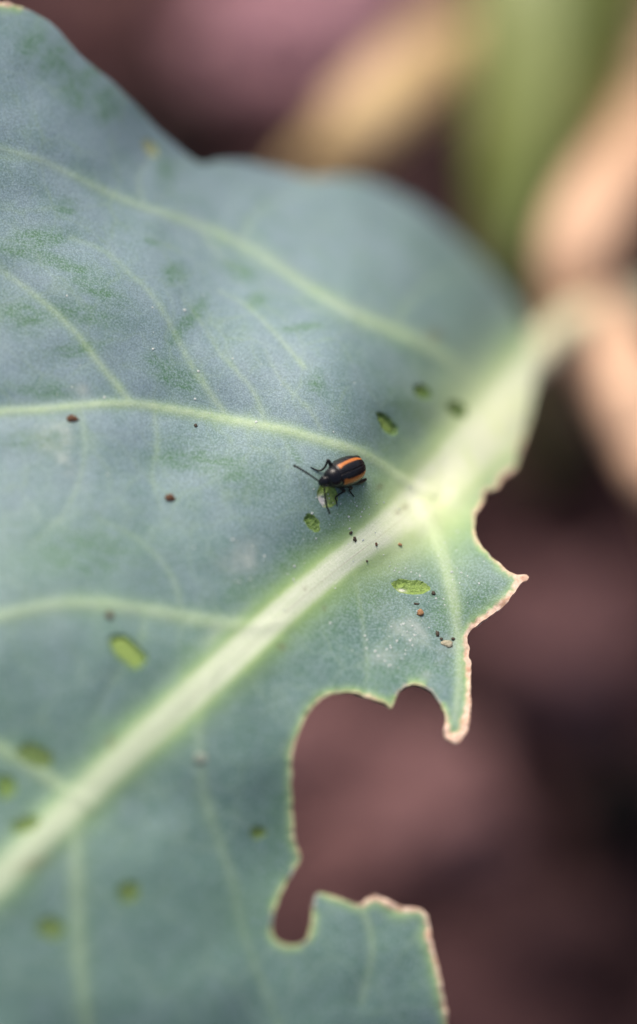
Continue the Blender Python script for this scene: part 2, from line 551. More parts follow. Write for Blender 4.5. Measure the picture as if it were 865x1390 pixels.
rim = hexnet(360, 730, 560, 1310, 2.4)          # finer net near the dried rim
net += rng.normal(0, 0.25, net.shape)
allp = np.vstack([cp_arr, net, far] + extra)
cdt = delaunay_2d_cdt([Vector(p) for p in allp], cons_edges, [], 0, 1e-4, False)
Q = np.array([tuple(p) for p in cdt[0]])
T = np.array([f for f in cdt[2] if len(f) == 3], int)
cen = Q[T].mean(1)
T = T[inside(outline, cen)]
# consistent winding
a_, b_, c_ = Q[T[:, 0]], Q[T[:, 1]], Q[T[:, 2]]
area = (b_[:, 0] - a_[:, 0]) * (c_[:, 1] - a_[:, 1]) - (b_[:, 1] - a_[:, 1]) * (c_[:, 0] - a_[:, 0])
T[area > 0] = T[area > 0][:, ::-1]
cen = Q[T].mean(1)

# ---- fields on the vertices
NV = len(Q)
d_mid, w_mid, s_mid, arc_mid = dist_poly(MID, Q, False, mid_w)
d_out, dw_out, _, arc_out = dist_poly(outline, Q, True, dry_w)
core = smooth(1.0, np.interp(Q[:, 0], [150, 350], [0.22, 0.55]), d_mid / w_mid) * np.interp(Q[:, 0], [-100, 60, 200, 340, 480], [0.42, 0.48, 0.60, 0.82, 1.0])  # rib fade to the lower left paints the shade there into the colour
halo = np.exp(-(np.maximum(d_mid - w_mid * 0.75, 0) / np.interp(Q[:, 0], [200, 480, 600], [19, 25, 36])) ** 1.5) * np.interp(Q[:, 0], [-100, 60, 200, 340, 480], [0.30, 0.38, 0.55, 0.80, 0.95])
vein = smooth(1.25, np.interp(Q[:, 0], [150, 350], [0.35, 0.65]), d_mid / w_mid) * np.interp(Q[:, 0], [-100, 60, 340, 480], [0.18, 0.24, 0.62, 0.88])
relief = 0.019 * (0.5 + 0.5 * np.cos(np.pi * np.clip(d_mid / (w_mid * 1.9), 0, 1))) * np.clip(w_mid / 25, 0, 1.4) * np.interp(Q[:, 0], [0, 320], [0.35, 1.0])
trough = np.zeros(NV)
cc, dv_c = [], []
for k, (p, hw, st) in enumerate(veins):
    d, wv, s_, arc = dist_poly(p, Q, False, hw)
    t = arc / max(arc.max(), 1)
    fade = st * (1 - (0.3, 0.75, 0.3, 0.3, 0.4, 0.3)[k] * t if k < 6 else 1 - 0.5 * t)
    vein = np.maximum(vein, fade * np.exp(-(d / (wv * 0.85)) ** 2) * 0.72 * (1 - 0.38 * np.exp(-(d / (wv * 0.28)) ** 2)))
    halo = np.maximum(halo, fade * np.exp(-(d / (wv * 1.8)) ** 2) * 0.42)
    relief += 0.0075 * st * np.exp(-(d / wv) ** 2) * np.clip(wv / 7, 0.3, 1.5)
    trough += 0.016 * st * np.exp(-(d / (wv * 4.5)) ** 2)
    cc.append((d, wv))
junction = np.exp(-(((Q - [580, 680]) / [92, 74]) ** 2).sum(1))
halo = np.maximum(halo, junction * 0.9)
crown = np.clip(1.0 * np.exp(-(((Q - [590, 668]) @ np.array([[.70, .71], [-.71, .70]]) / [95, 40]) ** 2).sum(1)) + 0.0, 0, 1)
junction2 = np.exp(-(((Q - [690, 560]) / [95, 70]) ** 2).sum(1))
halo = np.maximum(halo, junction2 * 0.95)
vein = np.maximum(vein, 0.5 * junction2)
crown = np.maximum(crown, 0.8 * np.exp(-(((Q - [675, 575]) @ np.array([[.70, .71], [-.71, .70]]) / [85, 48]) ** 2).sum(1)))

def blob(u, v, a, b, ang):
    ca, sa = math.cos(math.radians(ang)), math.sin(math.radians(ang))
    x, y = Q[:, 0] - u, Q[:, 1] - v
    return np.exp(-(((x * ca + y * sa) / a) ** 2 + ((-x * sa + y * ca) / b) ** 2))
bloom_shade = 0.42 + 0.75 * np.exp(-(((Q - [110, 330]) / [430, 330]) ** 2).sum(1)) - 0.62 * np.exp(-(((Q - [160, 1200]) / [420, 330]) ** 2).sum(1)) - 0.2 * np.exp(-(((Q - [560, 860]) / [160, 120]) ** 2).sum(1)) + 0.3 * np.exp(-(((Q - [400, 260]) / [260, 90]) ** 2).sum(1))  # wax bloom, plus shade painted in by thinning it low on the leaf
rub0 = [(48, 1024, 46, 26, 20), (8, 1066, 26, 28, 0), (35, 1118, 34, 20, -20), (69, 1260, 32, 24, 15), (174, 1212, 26, 24, 0), (174, 885, 44, 28, 38), (522, 577, 24, 12, 48), (620, 556, 24, 16, 40)]
bloom_shade -= 0.3 * np.exp(-(((Q - [640, 450]) / [70, 90]) ** 2).sum(1))
rub = np.zeros(NV)
for b in [(45, 322, 32, 12, -10), (35, 345, 55, 8, 12), (85, 362, 60, 9, 20), (130, 398, 42, 11, 22), (118, 432, 40, 11, 10), (30, 425, 40, 22, 15), (105, 475, 40, 10, -10), (215, 490, 20, 10, 20),
          (240, 510, 40, 18, 30), (410, 436, 34, 5, -8), (412, 437, 30, 5, -4), (265, 425, 9, 32, 35), (430, 520, 12, 16, 0), (120, 105, 12, 22, 40), (142, 130, 14, 14, 0), (40, 62, 16, 22, 30), (228, 228, 14, 14, 30),
          (85, 95, 20, 12, 50), (108, 135, 14, 14, 0), (330, 362, 26, 12, 20), (350, 400, 14, 10, 0), (235, 372, 16, 14, 0), (90, 282, 14, 12, 0), (60, 530, 46, 12, 0), (395, 760, 26, 14, -40), (330, 800, 36, 14, -30),
          (470, 700, 60, 18, -40), (120, 750, 90, 40, 0), (160, 990, 40, 26, -40), (380, 1110, 20, 60, 0), (370, 1200, 30, 60, 20), (60, 1100, 70, 40, 0), (250, 620, 40, 14, 0), (300, 630, 60, 20, 30),
          (490, 820, 50, 20, -35), (600, 830, 14, 40, 0), (640, 815, 30, 16, -35), (560, 910, 60, 20, -10), (205, 330, 12, 5, 20), (560, 560, 40, 16, 40), (400, 615, 5, 18, -25), (330, 1240, 50, 40, 0), (50, 600, 40, 12, 0)]:
    rub = np.maximum(rub, blob(*b))
for b in [(256, 888, 17, 20, 20), (218, 948, 13, 19, -10), (150, 985, 26, 18, 0)]:
    rub = np.maximum(rub, 0.8 * blob(*b))
for b in rub0: rub = np.maximum(rub, 0.9 * blob(*b))
for b in [(70, 82, 16, 26, 40), (100, 116, 14, 20, 40), (150, 150, 12, 16, 40), (60, 330, 44, 10, -14), (112, 428, 44, 12, 16), (250, 440, 8, 34, 35)]:
    rub = np.maximum(rub, blob(*b))
rub = np.clip(rub * 1.3, 0, 1)
flag = np.zeros(NV)
for b in [(75, 592, 24, 20, 0), (90, 630, 30, 10, 60), (555, 852, 40, 22, 30), (520, 885, 22, 16, 0), (607, 872, 16, 12, 0), (590, 905, 16, 9, -45), (330, 760, 30, 20, -30), (300, 860, 40, 12, -40), (110, 530, 10, 8, 0), (470, 730, 22, 16, 0)]:
    flag = np.maximum(flag, 0.75 * blob(*b))
brown = np.zeros(NV)
for b in [(548, 690, 7, 5, -30), (538, 697, 5, 4, 0), (383, 880, 5, 4, 0), (440, 826, 3, 3, 0), (150, 1008, 5, 8, 0), (412, 800, 3, 3, 0), (45, 1172, 22, 7, -20), (380, 878, 6, 4, 0), (512, 662, 6, 4, -30), (590, 455, 9, 8, 0), (98, 569, 7, 4, 0)]:
    brown = np.maximum(brown, 0.42 * blob(*b))
dryn = np.array([noise.fractal(Vector((x / 9, y / 9, 1.7)), 0.8, 2.0, 3) if d < 40 else 0.0 for (x, y), d in zip(Q, d_out)])
dry = np.where(dw_out > 0.3, smooth(1.12, 0.72, d_out / np.maximum(dw_out * (1 + 0.25 * dryn), 0.4)), 0) * np.interp(dw_out, [0, 1.5, 5], [0.0, 0.5, 1.0])
halo = np.maximum(halo, np.where(dw_out > 1.5, 0.75 * np.exp(-((d_out) / (dw_out * 1.3 + 5)) ** 2), 0))
scar_id = np.full(NV, -1)
pit = np.zeros(NV)
light = np.zeros(NV); pale = np.zeros(NV); sbrown = np.zeros(NV); soft = np.zeros(NV)
for i, sc_ in enumerate(scars):
    m = inside(sc_, Q)
    de = dist_poly(sc_, Q[m], True)
    k = SCARS[i][5]
    dep = {'l': 0.013, 'm': 0.009, 'd': 0.006, 'p': 0.009, 'b': 0.002, 'y': 0.005}[k]
    ir = np.array([noise.fractal(Vector((x / 7, y / 7, i)), 0.8, 2.0, 3) for x, y in Q[m]])
    pit[m] = smooth(0, 3.2, de) * dep * (1 + 0.45 * ir)
    scar_id[m] = i
    if k in 'lp': light[m] = 0.35
    if k == 'l': light[m] = 0.75 * smooth(2, 8, de)
    far_ = min(abs(float(leaf_b([SCARS[i][:2]])[0])) / 8.0, 1.0)
    soft[m] = np.maximum({'b': 0.93, 'd': 0.35, 'm': 0.15, 'l': 0.0, 'p': 0.0, 'y': 0.3}[k], far_ * (1 - smooth(0.5, 5.0, de)))
    if k == 'b': sbrown[m] = 0.30 * smooth(3, 8, de)
    if k == 'd': sbrown[m] = 0.12
    if k == 'y': light[m] = 0.6; pale[m] = 0.35; sbrown[m] = 0.3
for b, a in [((433, 681, 5.5, 6.5, 0), 1.9), ((548, 797.5, 5, 2.0, 10), 0.9)]:
    pale = np.maximum(pale, np.clip(a * blob(*b), 0, 1))

pk = fbm2(Q, 110, 2, 2.2) * 0.013 + fbm2(Q, 260, 2, 5.2) * 0.045
fine_n = fbm2(Q, 22, 2, 8.0) * 0.0010
edge_curl = np.where(dw_out > 1, 0.011 * np.exp(-(d_out / (dw_out * 1.2 + 4)) ** 2) * dryn, 0)
calm = smooth(0.2, 1.6, d_mid / w_mid)
H = relief - trough - pit + pk * (0.25 + 0.75 * calm) + fine_n * (1 - core) + edge_curl
bN = leaf_normal(Q)
P0 = leaf_base(Q)
P = P0 + bN * H[:, None]
# vertex normals of the finished upper face
fn = np.cross(P[T[:, 1]] - P[T[:, 0]], P[T[:, 2]] - P[T[:, 0]])
if (fn * bN[T[:, 0]]).sum() < 0:
    T = T[:, ::-1]; fn = -fn
VN = np.zeros_like(P)
for k in range(3): np.add.at(VN, T[:, k], fn)
VN /= np.maximum(np.linalg.norm(VN, axis=1, keepdims=True), 1e-12)

# ---- which part each face belongs to
ft = np.full(len(T), 0)
fc_mid = (d_mid / w_mid)[T].mean(1)
for k in range(len(veins) - 1, -1, -1):
    if veins[k][2] > 0.3:
        d, wv = cc[k]
        ft[(d[T].mean(1) / wv[T].mean(1)) < 1.0] = 100 + k
ft[fc_mid < 1.0] = 1
ft[(dry[T].mean(1) > 0.5) & (dw_out[T].mean(1) > 2.0)] = 2
cs = np.full(len(T), -1)
for i, sc_ in enumerate(scars):
    ft[inside(sc_, cen)] = 200 + i

# leaf root: where the stalk meets the plant, low beside the picture
STALK_END = at(1260.0, 480.0, 112.0)
leaf = empty('cabbage_leaf', STALK_END)
tag(leaf, 'big blue-green waxy cabbage leaf with pale midrib, gnawed edge and grazed spots', 'leaf')
bpy.context.view_layer.update()
OFF = np.array(STALK_END)

ATTRS = dict(vein=vein, halo=halo, core=core, rub=rub, flag=flag, brown=brown, dry=dry, bloom_shade=bloom_shade, soft=soft, across=s_mid * np.minimum(d_mid / w_mid, 2), along=arc_mid / 100.0, crown=crown, light=light, pale=pale)
def sheet(name, faces, mat, underside=False, attr=ATTRS, extra_rim=None):
    used, inv = np.unique(faces, return_inverse=True)
    Fc = inv.reshape(faces.shape)
    V = P[used] - OFF
    N = VN[used]
    Ff = [tuple(f) for f in Fc]
    Vl = list(V); Nl = list(N); src = list(used)
    if extra_rim is not None:
        for (a, b) in extra_rim:
            base = len(Vl)
            e = P[b] - P[a]
            nn = np.cross(e, VN[a]); nn /= max(np.linalg.norm(nn), 1e-9)
            th = TH
            for q, k in ((a, 0), (b, 0), (b, 1), (a, 1)):
                Vl.append(P[q] - OFF - VN[q] * (th[q] * k)); Nl.append(nn); src.append(q)
            Ff.append((base, base + 3, base + 2, base + 1))
    if underside:
        base = len(Vl)
        for q in range(NV):
            Vl.append(P0[q] - OFF + bN[q] * (H[q] + pit[q]) - VN[q] * TH[q]); Nl.append(-VN[q]); src.append(q)
        for f in T: Ff.append((base + f[0], base + f[2], base + f[1]))
    me = mesh_from(name, Vl, Ff)
    src = np.array(src)
    for k, arr in attr.items():
        at_ = me.attributes.new(k, 'FLOAT', 'POINT')
        at_.data.foreach_set('value', arr[src].astype(np.float32))
    me.normals_split_custom_set_from_vertices([tuple(map(float, n)) for n in Nl])
    return link(name, me, mat, leaf)

TH = 0.034 * smooth(0, 7, d_out) + 0.014
TH = TH + 0.05 * np.clip(1 - (d_mid / (w_mid * 1.2)) ** 2, 0, 1)
ed = {}
for fi, f in enumerate(T):
    for k in range(3):
        a, b = int(f[k]), int(f[(k + 1) % 3])
        if (b, a) in ed: del ed[(b, a)]
        else: ed[(a, b)] = fi
rim_dry = [e for e, fi in ed.items() if ft[fi] == 2]
rim_rest = [e for e, fi in ed.items() if ft[fi] != 2]
ATTR_SC = dict(ATTRS); ATTR_SC['brown'] = sbrown
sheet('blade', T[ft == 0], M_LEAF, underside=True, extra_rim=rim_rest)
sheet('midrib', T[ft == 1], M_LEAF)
fid = np.where(ft == 2)[0]
par = {}
def find(a):
    while par.setdefault(a, a) != a: a = par[a]
    return a
for f in fid:
    a, b, c = (find(int(x)) for x in T[f])
    par[b] = a; par[c] = a
comp = {}
for f in fid: comp.setdefault(find(int(T[f][0])), []).append(f)
for key, fs_ in comp.items():
    rim_here = [e for e in rim_dry if find(e[0]) == key]
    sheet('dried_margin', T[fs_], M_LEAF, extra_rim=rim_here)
for k in range(len(veins)):
    m = ft == 100 + k
    if m.sum() > 6:
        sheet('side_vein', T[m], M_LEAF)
LBL = {3: 'green grazed patch under the head of the beetle with one white papery spot', 5: 'bean-shaped green grazed patch below the midrib with a pale spot', 6: 'large yellow-green grazed pit below the lower side vein',
       4: 'oval green grazed patch just below the beetle', 12: 'small yellowed scar by the upper edge of the leaf'}
for i in range(len(scars)):
    m = ft == 200 + i
    if m.sum():
        o = sheet('feeding_scar', T[m], M_SCAR, attr=ATTR_SC)
        if i in LBL: o['label'] = LBL[i]

# tiny flecks of loose wax on the blade: nobody could count them
fv, ff = [], []
ico = [(0, 0, 1), (0.9, 0, 0.35), (0.28, 0.85, 0.35), (-0.73, 0.53, 0.35), (-0.73, -0.53, 0.35), (0.28, -0.85, 0.35)]
def fleck(u, v, r):
    q = np.array([[u, v]])
    c = surf(q)[0]; n = Vector(leaf_normal(q)[0])
    a = n.orthogonal().normalized(); b = n.cross(a)
    ph = random.random() * 6
    s = len(fv)
    for x, y, z in ico:
        xx = x * math.cos(ph) - y * math.sin(ph); yy = x * math.sin(ph) + y * math.cos(ph)
        fv.append(np.array(Vector(c) + a * (xx * r * random.uniform(.7, 1.2)) + b * (yy * r * random.uniform(.5, 1.1)) + n * (z * r * 0.6)) - OFF)
    for k in range(5): ff.append((s, s + 1 + k, s + 1 + (k + 1) % 5))

# height of the finished surface at any pixel, from the nearest vertices
grid = {}
for i, (x, y) in enumerate(Q): grid.setdefault((int(x // 10), int(y // 10)), []).append(i)
def surf(q, use_pit=True):
    out = []
    for x, y in np.atleast_2d(q):
        ids = [i for a in (-1, 0, 1) for b in (-1, 0, 1) for i in grid.get((int(x // 10) + a, int(y // 10) + b), ())]
        d2 = ((Q[ids] - [x, y]) ** 2).sum(1) + 0.05
        wgt = 1 / d2 ** 2
        h = (H[ids] * wgt).sum() / wgt.sum()
        out.append(leaf_base([[x, y]])[0] + leaf_normal([[x, y]])[0] * h)
    return np.array(out)

for (u, v, su, sv_, n) in [(555, 850, 30, 20, 26), (515, 885, 22, 14, 12), (470, 700, 34, 28, 46), (330, 765, 34, 22, 16), (545, 762, 20, 10, 10), (240, 505, 110, 70, 26), (640, 800, 30, 24, 18), (75, 600, 18, 18, 8), (420, 800, 60, 40, 14), (600, 720, 30, 30, 10)]:
    for _ in range(n):
        uu, vv = random.gauss(u, su), random.gauss(v, sv_)
        if inside(outline, np.array([[uu, vv]]))[0]:
            fleck(uu, vv, random.uniform(0.0025, 0.006) * random.choice((1, 1, 1.5)))
fleck(208, 473, 0.009)
for uu, vv, rr in ((549, 845, .008), (561, 848, 0.007), (564, 861, 0.007), (558, 868, 0.007), (540, 868, 0.008), (532, 877, 0.008), (524, 895, 0.008), (530, 901, 0.008), (515, 888, 0.008)):
    fleck(uu, vv, rr)
M_FLECK = plain_material('wax_fleck', (0.42, 0.48, 0.46), (0.62, 0.66, 0.64), 60, 0.7, 0.3)
o = link('wax_fleck', mesh_from('wax_fleck', fv, ff), M_FLECK, leaf)
o['kind'] = 'stuff'

# stalk of the leaf: runs on from the midrib to the plant outside the picture
sp = [surf([[690, 556]])[0] - leaf_normal([[690, 556]])[0] * 0.13, surf([[722, 495]])[0] - leaf_normal([[722, 495]])[0] * 0.09]
sp += list(at(np.array([768., 850., 1040., 1260.]), np.array([446., 418., 412., 480.]), np.array([76., 90., 102., 112.])))
sp = catmull(sp, 8)
rr = np.interp(np.linspace(0, 1, len(sp)), [0, .2, .5, 1], [0.09, 0.092, 0.095, 0.20])
v_, f_ = loft(sp - OFF, rr, 18, 0.8)
M_STALK = plain_material('pale_stalk', (0.58, 0.58, 0.37), (0.70, 0.68, 0.48), 3.0, 0.5, 0.4, 0.3, 0.02)
link('leaf_stalk', mesh_from('leaf_stalk', v_, f_), M_STALK, leaf)
stem_path = [np.array(STALK_END) + [0, 0, 1.2], np.array(STALK_END) + [0.05, 0, 0.2], np.array([STALK_END[0] + 0.25, STALK_END[1] + 0.1, STALK_END[2] * 0.5]), np.array([STALK_END[0] + 0.2, STALK_END[1] + 0.15, -1.0])]
stem_path = catmull(stem_path, 6)
v_, f_ = loft(stem_path - OFF, np.linspace(0.32, 0.5, len(stem_path)), 20)
link('stem', mesh_from('stem', v_, f_), M_STALK, leaf)

# ================================================================== THE BEETLE
def zp(x, y):
    return 380 + x * 0.1503, 600 + y * 0.1503
def W(x, y, h):
    """point h cm above the leaf seen at pixel (x, y) of the enlarged crop of the beetle"""
    u, v = zp(x, y)
    n = leaf_normal([[u, v]])[0]
    p = surf([[u, v]])[0]
    view = (CAM - p) / np.linalg.norm(CAM - p)
    return p + view * (h / max(view @ n, 0.3))
bc = np.array([[461.5, 646.0]])
b_o = surf(bc)[0]
b_n = Vector(leaf_normal(bc)[0])
hx = surf([[434.0, 655.6]])[0] - surf([[495.4, 630.1]])[0]
b_len = float(np.linalg.norm(hx))
b_x = Vector(hx); b_x = (b_x - b_n * b_x.dot(b_n)).normalized()
KS = 1.0
def to_px(p):
    d = np.array(p) - CAM
    z = d @ F
    return np.array([PW / 2 + (d @ R) / z * D * PPC, PH / 2 - (d @ U) / z * D * PPC])
goal_h, goal_t = np.array([434.0, 656.0]), np.array([495.6, 629.6])
for _ in range(12):        # seat the beetle so that head and tail stand where they do in the photograph
    b_y = b_n.cross(b_x)
    BM = Matrix(((b_x.x, b_y.x, b_n.x, b_o[0]), (b_x.y, b_y.y, b_n.y, b_o[1]), (b_x.z, b_y.z, b_n.z, b_o[2]), (0, 0, 0, 1)))
    h_ = to_px(BM @ (Vector((.108, 0, .020)) * KS)); t_ = to_px(BM @ (Vector((-.1095, 0, .034)) * KS))
    bc = bc + ((goal_h + goal_t) / 2 - (h_ + t_) / 2)[None]
    b_o = surf(bc)[0]
    KS *= np.linalg.norm(goal_h - goal_t) / np.linalg.norm(h_ - t_)
    e1, e2 = goal_h - goal_t, h_ - t_
    ang = math.atan2(e2[1], e2[0]) - math.atan2(e1[1], e1[0])
    b_x = Matrix.Rotation(ang, 3, b_n) @ b_x
print('beetle scale', KS)
BI = BM.inverted()
beetle = empty('flea_beetle', None, BM)
tag(beetle, 'tiny black flea beetle with two orange stripes, feeding on the leaf', 'beetle')
bpy.context.view_layer.update()
def loc(pts): return [BI @ Vector(p) for p in pts]

def shell_material(name, c, rough=0.3, coat=0.3, bscale=260, bstr=0.35):
    k = NT(name)
    co = k.co()
    v = k.voro(co, bscale)
    nz_ = k.noise(co, 90, 3)
    k.base(c if isinstance(c, tuple) else c(k, co, nz_), rough, 0.32)
    k.b.inputs['Coat Weight'].default_value = coat
    k.b.inputs['Coat Roughness'].default_value = 0.25
    h = k.math('ADD', k.ramp(v, 0.05, 0.35), k.math('MULTIPLY', nz_, 0.5))
    k.bump(h, bstr, 0.002)
    return k.m
def wing_col(k, co, nz_):
    dark = k.mix(k.ramp(nz_, 0.35, 0.65), (0.005, 0.0045, 0.006), (0.011, 0.010, 0.013))
    org = k.mix(k.ramp(nz_, 0.3, 0.7), (0.40, 0.115, 0.018), (0.56, 0.19, 0.045))
    return k.mix(k.attr('stripe'), dark, org)
M_WING = shell_material('wing_case', wing_col, 0.26, 0.1)
M_BODY = shell_material('black_shell', (0.006, 0.0055, 0.008), 0.22, 0.1, 330, 0.25)
M_LEG = shell_material('black_leg', (0.006, 0.0055, 0.0055), 0.34, 0.0, 400, 0.3)
M_EYE = shell_material('black_eye', (0.004, 0.004, 0.005), 0.15, 0.6, 700, 0.4)

st = np.array([  # x, half width, half height, centre height: abdomen, fore-body, neck, head
    (-.1025, .006, .005, .024), (-.097, .018, .010, .025), (-.08, .036, .016, .027), (-.05, .044, .019, .029), (-.02, .046, .021, .031), (.02, .043, .023, .033),
    (.034, .038, .028, .036), (.038, .0370, .033, .038), (.045, .0395, .0350, .038), (.054, .0395, .0350, .0370), (.063, .0370, .033, .0355), (.071, .032, .029, .034), (.077, .0265, .0245, .032),
    (.080, .0190, .018, .030), (.083, .0180, .0175, .0285), (.088, .0205, .0195, .0275), (.094, .0195, .0190, .0255), (.100, .016, .016, .022), (.1045, .011, .011, .019), (.108, .005, .006, .017)])
sd_ = catmull(st, 4)
NB = 28
bv, bf = [], []
for (x, a, b, z) in sd_:
    for j in range(NB):
        t = 2 * math.pi * j / NB
        c, s_ = math.cos(t), math.sin(t)
        bv.append(Vector((x, a * math.copysign(abs(c) ** 0.92, c), z + b * s_)) * KS)
n = len(sd_)
for i in range(n - 1):
    for j in range(NB):
        a, b = i * NB + j, i * NB + (j + 1) % NB
        bf.append((a, b, b + NB, a + NB))
bf.append(tuple(reversed(range(NB)))); bf.append(tuple(range((n - 1) * NB, n * NB)))
link('body', mesh_from('body', bv, bf), M_BODY, beetle)

def wing(side):
    NI, NJ = 64, 44
    vs, fs, stp = [], [], []
    for i in range(NI):
        t = (i / (NI - 1)) ** 1.0
        t = 1 - (1 - t) ** 1.35 if t > 0 else 0
        x = 0.0430 - 0.1525 * t
        if t > 0.42: f = max(1 - ((t - .42) / .58) ** 2.3, 0) ** 0.5
        else: f = 1 - 0.25 * ((.42 - t) / .42) ** 2.2
        g = f if t > .42 else 1 - 0.16 * ((.42 - t) / .42) ** 1.7
        front = smooth(-0.02, 0.05, t)
        for j in range(NJ):
            a = j / (NJ - 1)
            ang = math.radians(a * 108)
            wy = 0.0560 * f * math.sin(ang) ** 0.94 * (0.86 + 0.14 * front) + 0.0006
            wz = 0.021 + 0.0545 * g * (math.copysign(abs(math.cos(ang)) ** 0.95, math.cos(ang))) * (0.80 + 0.20 * front)
            if j == 0: wz -= 0.0016
            xx = x - 0.010 * (1 - math.cos(ang)) * (t < 0.3) * (1 - t / 0.3) * 0.4
            vs.append(Vector((xx, side * wy, wz)) * KS)
            deg = a * 108
            lo = (28.5 if side > 0 else 30) + 6 * (t > .8) * (t - .8) / .2 - 5 * math.exp(-((t - .14) / .05) ** 2)
            hi = (49.5 if side > 0 else 44.5) + 4 * math.exp(-((t - .13) / .06) ** 2)
            ew = 2.6
            m = smooth(lo - ew, lo + ew, deg) * (1 - smooth(hi - ew, hi + ew, deg))
            m *= smooth(.085, .115, t + 0.0007 * abs(deg - 38)) * (1 - smooth(.90, .95, t))
            stp.append(float(m))
    for i in range(NI - 1):
        for j in range(NJ - 1):
            a = i * NJ + j
            q = (a, a + 1, a + NJ + 1, a + NJ)
            fs.append(q if side < 0 else q[::-1])
    # front and side edges turned in so the case has thickness
    base = len(vs)
    for j in range(NJ):
        p = vs[j]
        vs.append(Vector((p.x - 0.004 * KS, p.y * 0.86, 0.02 * KS + (p.z - 0.02 * KS) * 0.86))); stp.append(0)
    for j in range(NJ - 1):
        q = (j, base + j, base + j + 1, j + 1)
        fs.append(q if side < 0 else q[::-1])
    base = len(vs)
    for i in range(NI):
        p = vs[i * NJ + NJ - 1]
        vs.append(Vector((p.x, p.y * 0.84, p.z + 0.003 * KS))); stp.append(0)
    for i in range(NI - 1):
        a, b = i * NJ + NJ - 1, (i + 1) * NJ + NJ - 1
        q = (a, base + i, base + i + 1, b)
        fs.append(q if side < 0 else q[::-1])
    me = mesh_from('wing_case', vs, fs)
    at_ = me.attributes.new('stripe', 'FLOAT', 'POINT')
    at_.data.foreach_set('value', np.array(stp, np.float32))
    return link('wing_case', me, M_WING, beetle)
wing(-1); wing(1)

for s_ in (-1, 1):
    vs, fs = [], []
    for i in range(9):
        for j in range(14):
            a, b = math.pi * i / 8, 2 * math.pi * j / 14
            vs.append(Vector((.0905 + .0080 * math.sin(a) * math.cos(b), s_ * (.0178 + .0050 * math.cos(a)), .0315 + .0085 * math.sin(a) * math.sin(b))) * KS)
    for i in range(8):
        for j in range(14):
            a, b = i * 14 + j, i * 14 + (j + 1) % 14
            fs.append((a, b, b + 14, a + 14))
    link('eye', mesh_from('eye', vs, fs), M_EYE, beetle)

def beaded(path, nbead, r0, r1, nseg=10):
    p = resample(catmull(np.array([tuple(q) for q in path]), 10), 0.0012)
    t = np.linspace(0, 1, len(p))
    ph = (t * nbead) % 1.0
    r = (r0 + (r1 - r0) * t) * (0.62 + 0.42 * np.sin(np.pi * np.clip(ph * 1.06, 0, 1)) ** 0.6 * (0.75 + 0.35 * ph))
    r[-3:] *= [0.8, 0.55, 0.25]
    return loft(p, r, nseg)
def antenna(base, pts, r0, r1):
    path = [Vector(base) * KS] + loc([W(*q) for q in pts])
    v_, f_ = beaded(path, 11, r0, r1)
    link('antenna', mesh_from('antenna', v_, f_), M_LEG, beetle)
antenna((.099, -.008, .026), [(345, 365, .038), (280, 320, .046), (190, 255, .050), (118, 213, .046)], .0038, .0058)
antenna((.099, .008, .026), [(388, 428, .036), (388, 465, .040), (404, 560, .040), (430, 655, .034)], .0036, .0046)

def leg(pts):
    w3 = np.array([tuple(q) for q in loc([W(a, b, c) for a, b, c, r in pts])])
    rr = np.array([p[3] for p in pts])
    q = catmull(np.c_[w3, rr], 7)
    # joints pinch the limb, the foot is beaded
    L = np.linspace(0, 1, len(q))
    r = np.maximum(q[:, 3] * 0.86, 0.0012)
    tail = L > 0.72
    r[tail] *= 0.8 + 0.3 * np.abs(np.sin(L[tail] * 46))
    v_, f_ = loft(q[:, :3], r, 10)
    link('leg', mesh_from('leg', v_, f_), M_LEG, beetle)
leg([(470, 265, .022, .007), (440, 222, .030, .0105), (418, 178, .040, .0085), (407, 196, .036, .0055), (388, 238, .022, .0052), (346, 268, .009, .0048), (306, 256, .005, .0036), (268, 232, .003, .0028)])
leg([(490, 380, .022, .007), (525, 425, .024, .0095), (545, 448, .022, .0075), (520, 466, .016, .0050), (480, 502, .008, .0046), (482, 540, .005, .0032), (490, 585, .003, .0022)])
leg([(540, 360, .022, .007), (575, 400, .024, .0100), (606, 424, .020, .0080), (588, 440, .013, .0048), (603, 466, .007, .0038), (632, 500, .003, .0022)])
leg([(600, 352, .018, .009), (655, 372, .015, .0150), (708, 362, .012, .0115), (742, 346, .009, .0070), (705, 374, .007, .0050), (660, 384, .005, .0040), (630, 392, .003, .0025)])
leg([(540, 225, .022, .007), (500, 195, .030, .0095), (472, 194, .030, .0080), (478, 215, .020, .0050), (500, 235, .010, .0040), (515, 245, .004, .0025)])
leg([(600, 180, .022, .009), (630, 165, .022, .0140), (665, 150, .018, .0110), (690, 160, .012, .0065), (660, 185, .007, .0045), (630, 200, .003, .0025)])

# ================================================================== GRAINS LYING ON THE LEAF
def lump(name, r, squash, seed, mat, sub=2, rough=0.55, freq=1.9):
    bm = bmesh.new()
    bmesh.ops.create_icosphere(bm, subdivisions=sub, radius=1)
    for v in bm.verts:
        d = v.co.normalized()
        k = 1 + rough * noise.fractal(d * freq + Vector((seed * 3.1, seed, 0)), 0.9, 2.0, 3)
        v.co = Vector((d.x * r[0], d.y * r[1], d.z * r[2])) * k
    me = bpy.data.meshes.new(name)
    bm.to_mesh(me); bm.free()
    me.polygons.foreach_set('use_smooth', [True] * len(me.polygons))
    me.materials.append(mat)
    return me
M_DARK = plain_material('dark_grain', (0.030, 0.023, 0.016), (0.085, 0.064, 0.044), 120, 0.6, 0.3)
M_BROWN = plain_material('brown_grain', (0.060, 0.026, 0.014), (0.15, 0.075, 0.040), 90, 0.7, 0.3)
M_ORANGE = plain_material('orange_grain', (0.24, 0.11, 0.045), (0.42, 0.24, 0.12), 90, 0.6, 0.3)
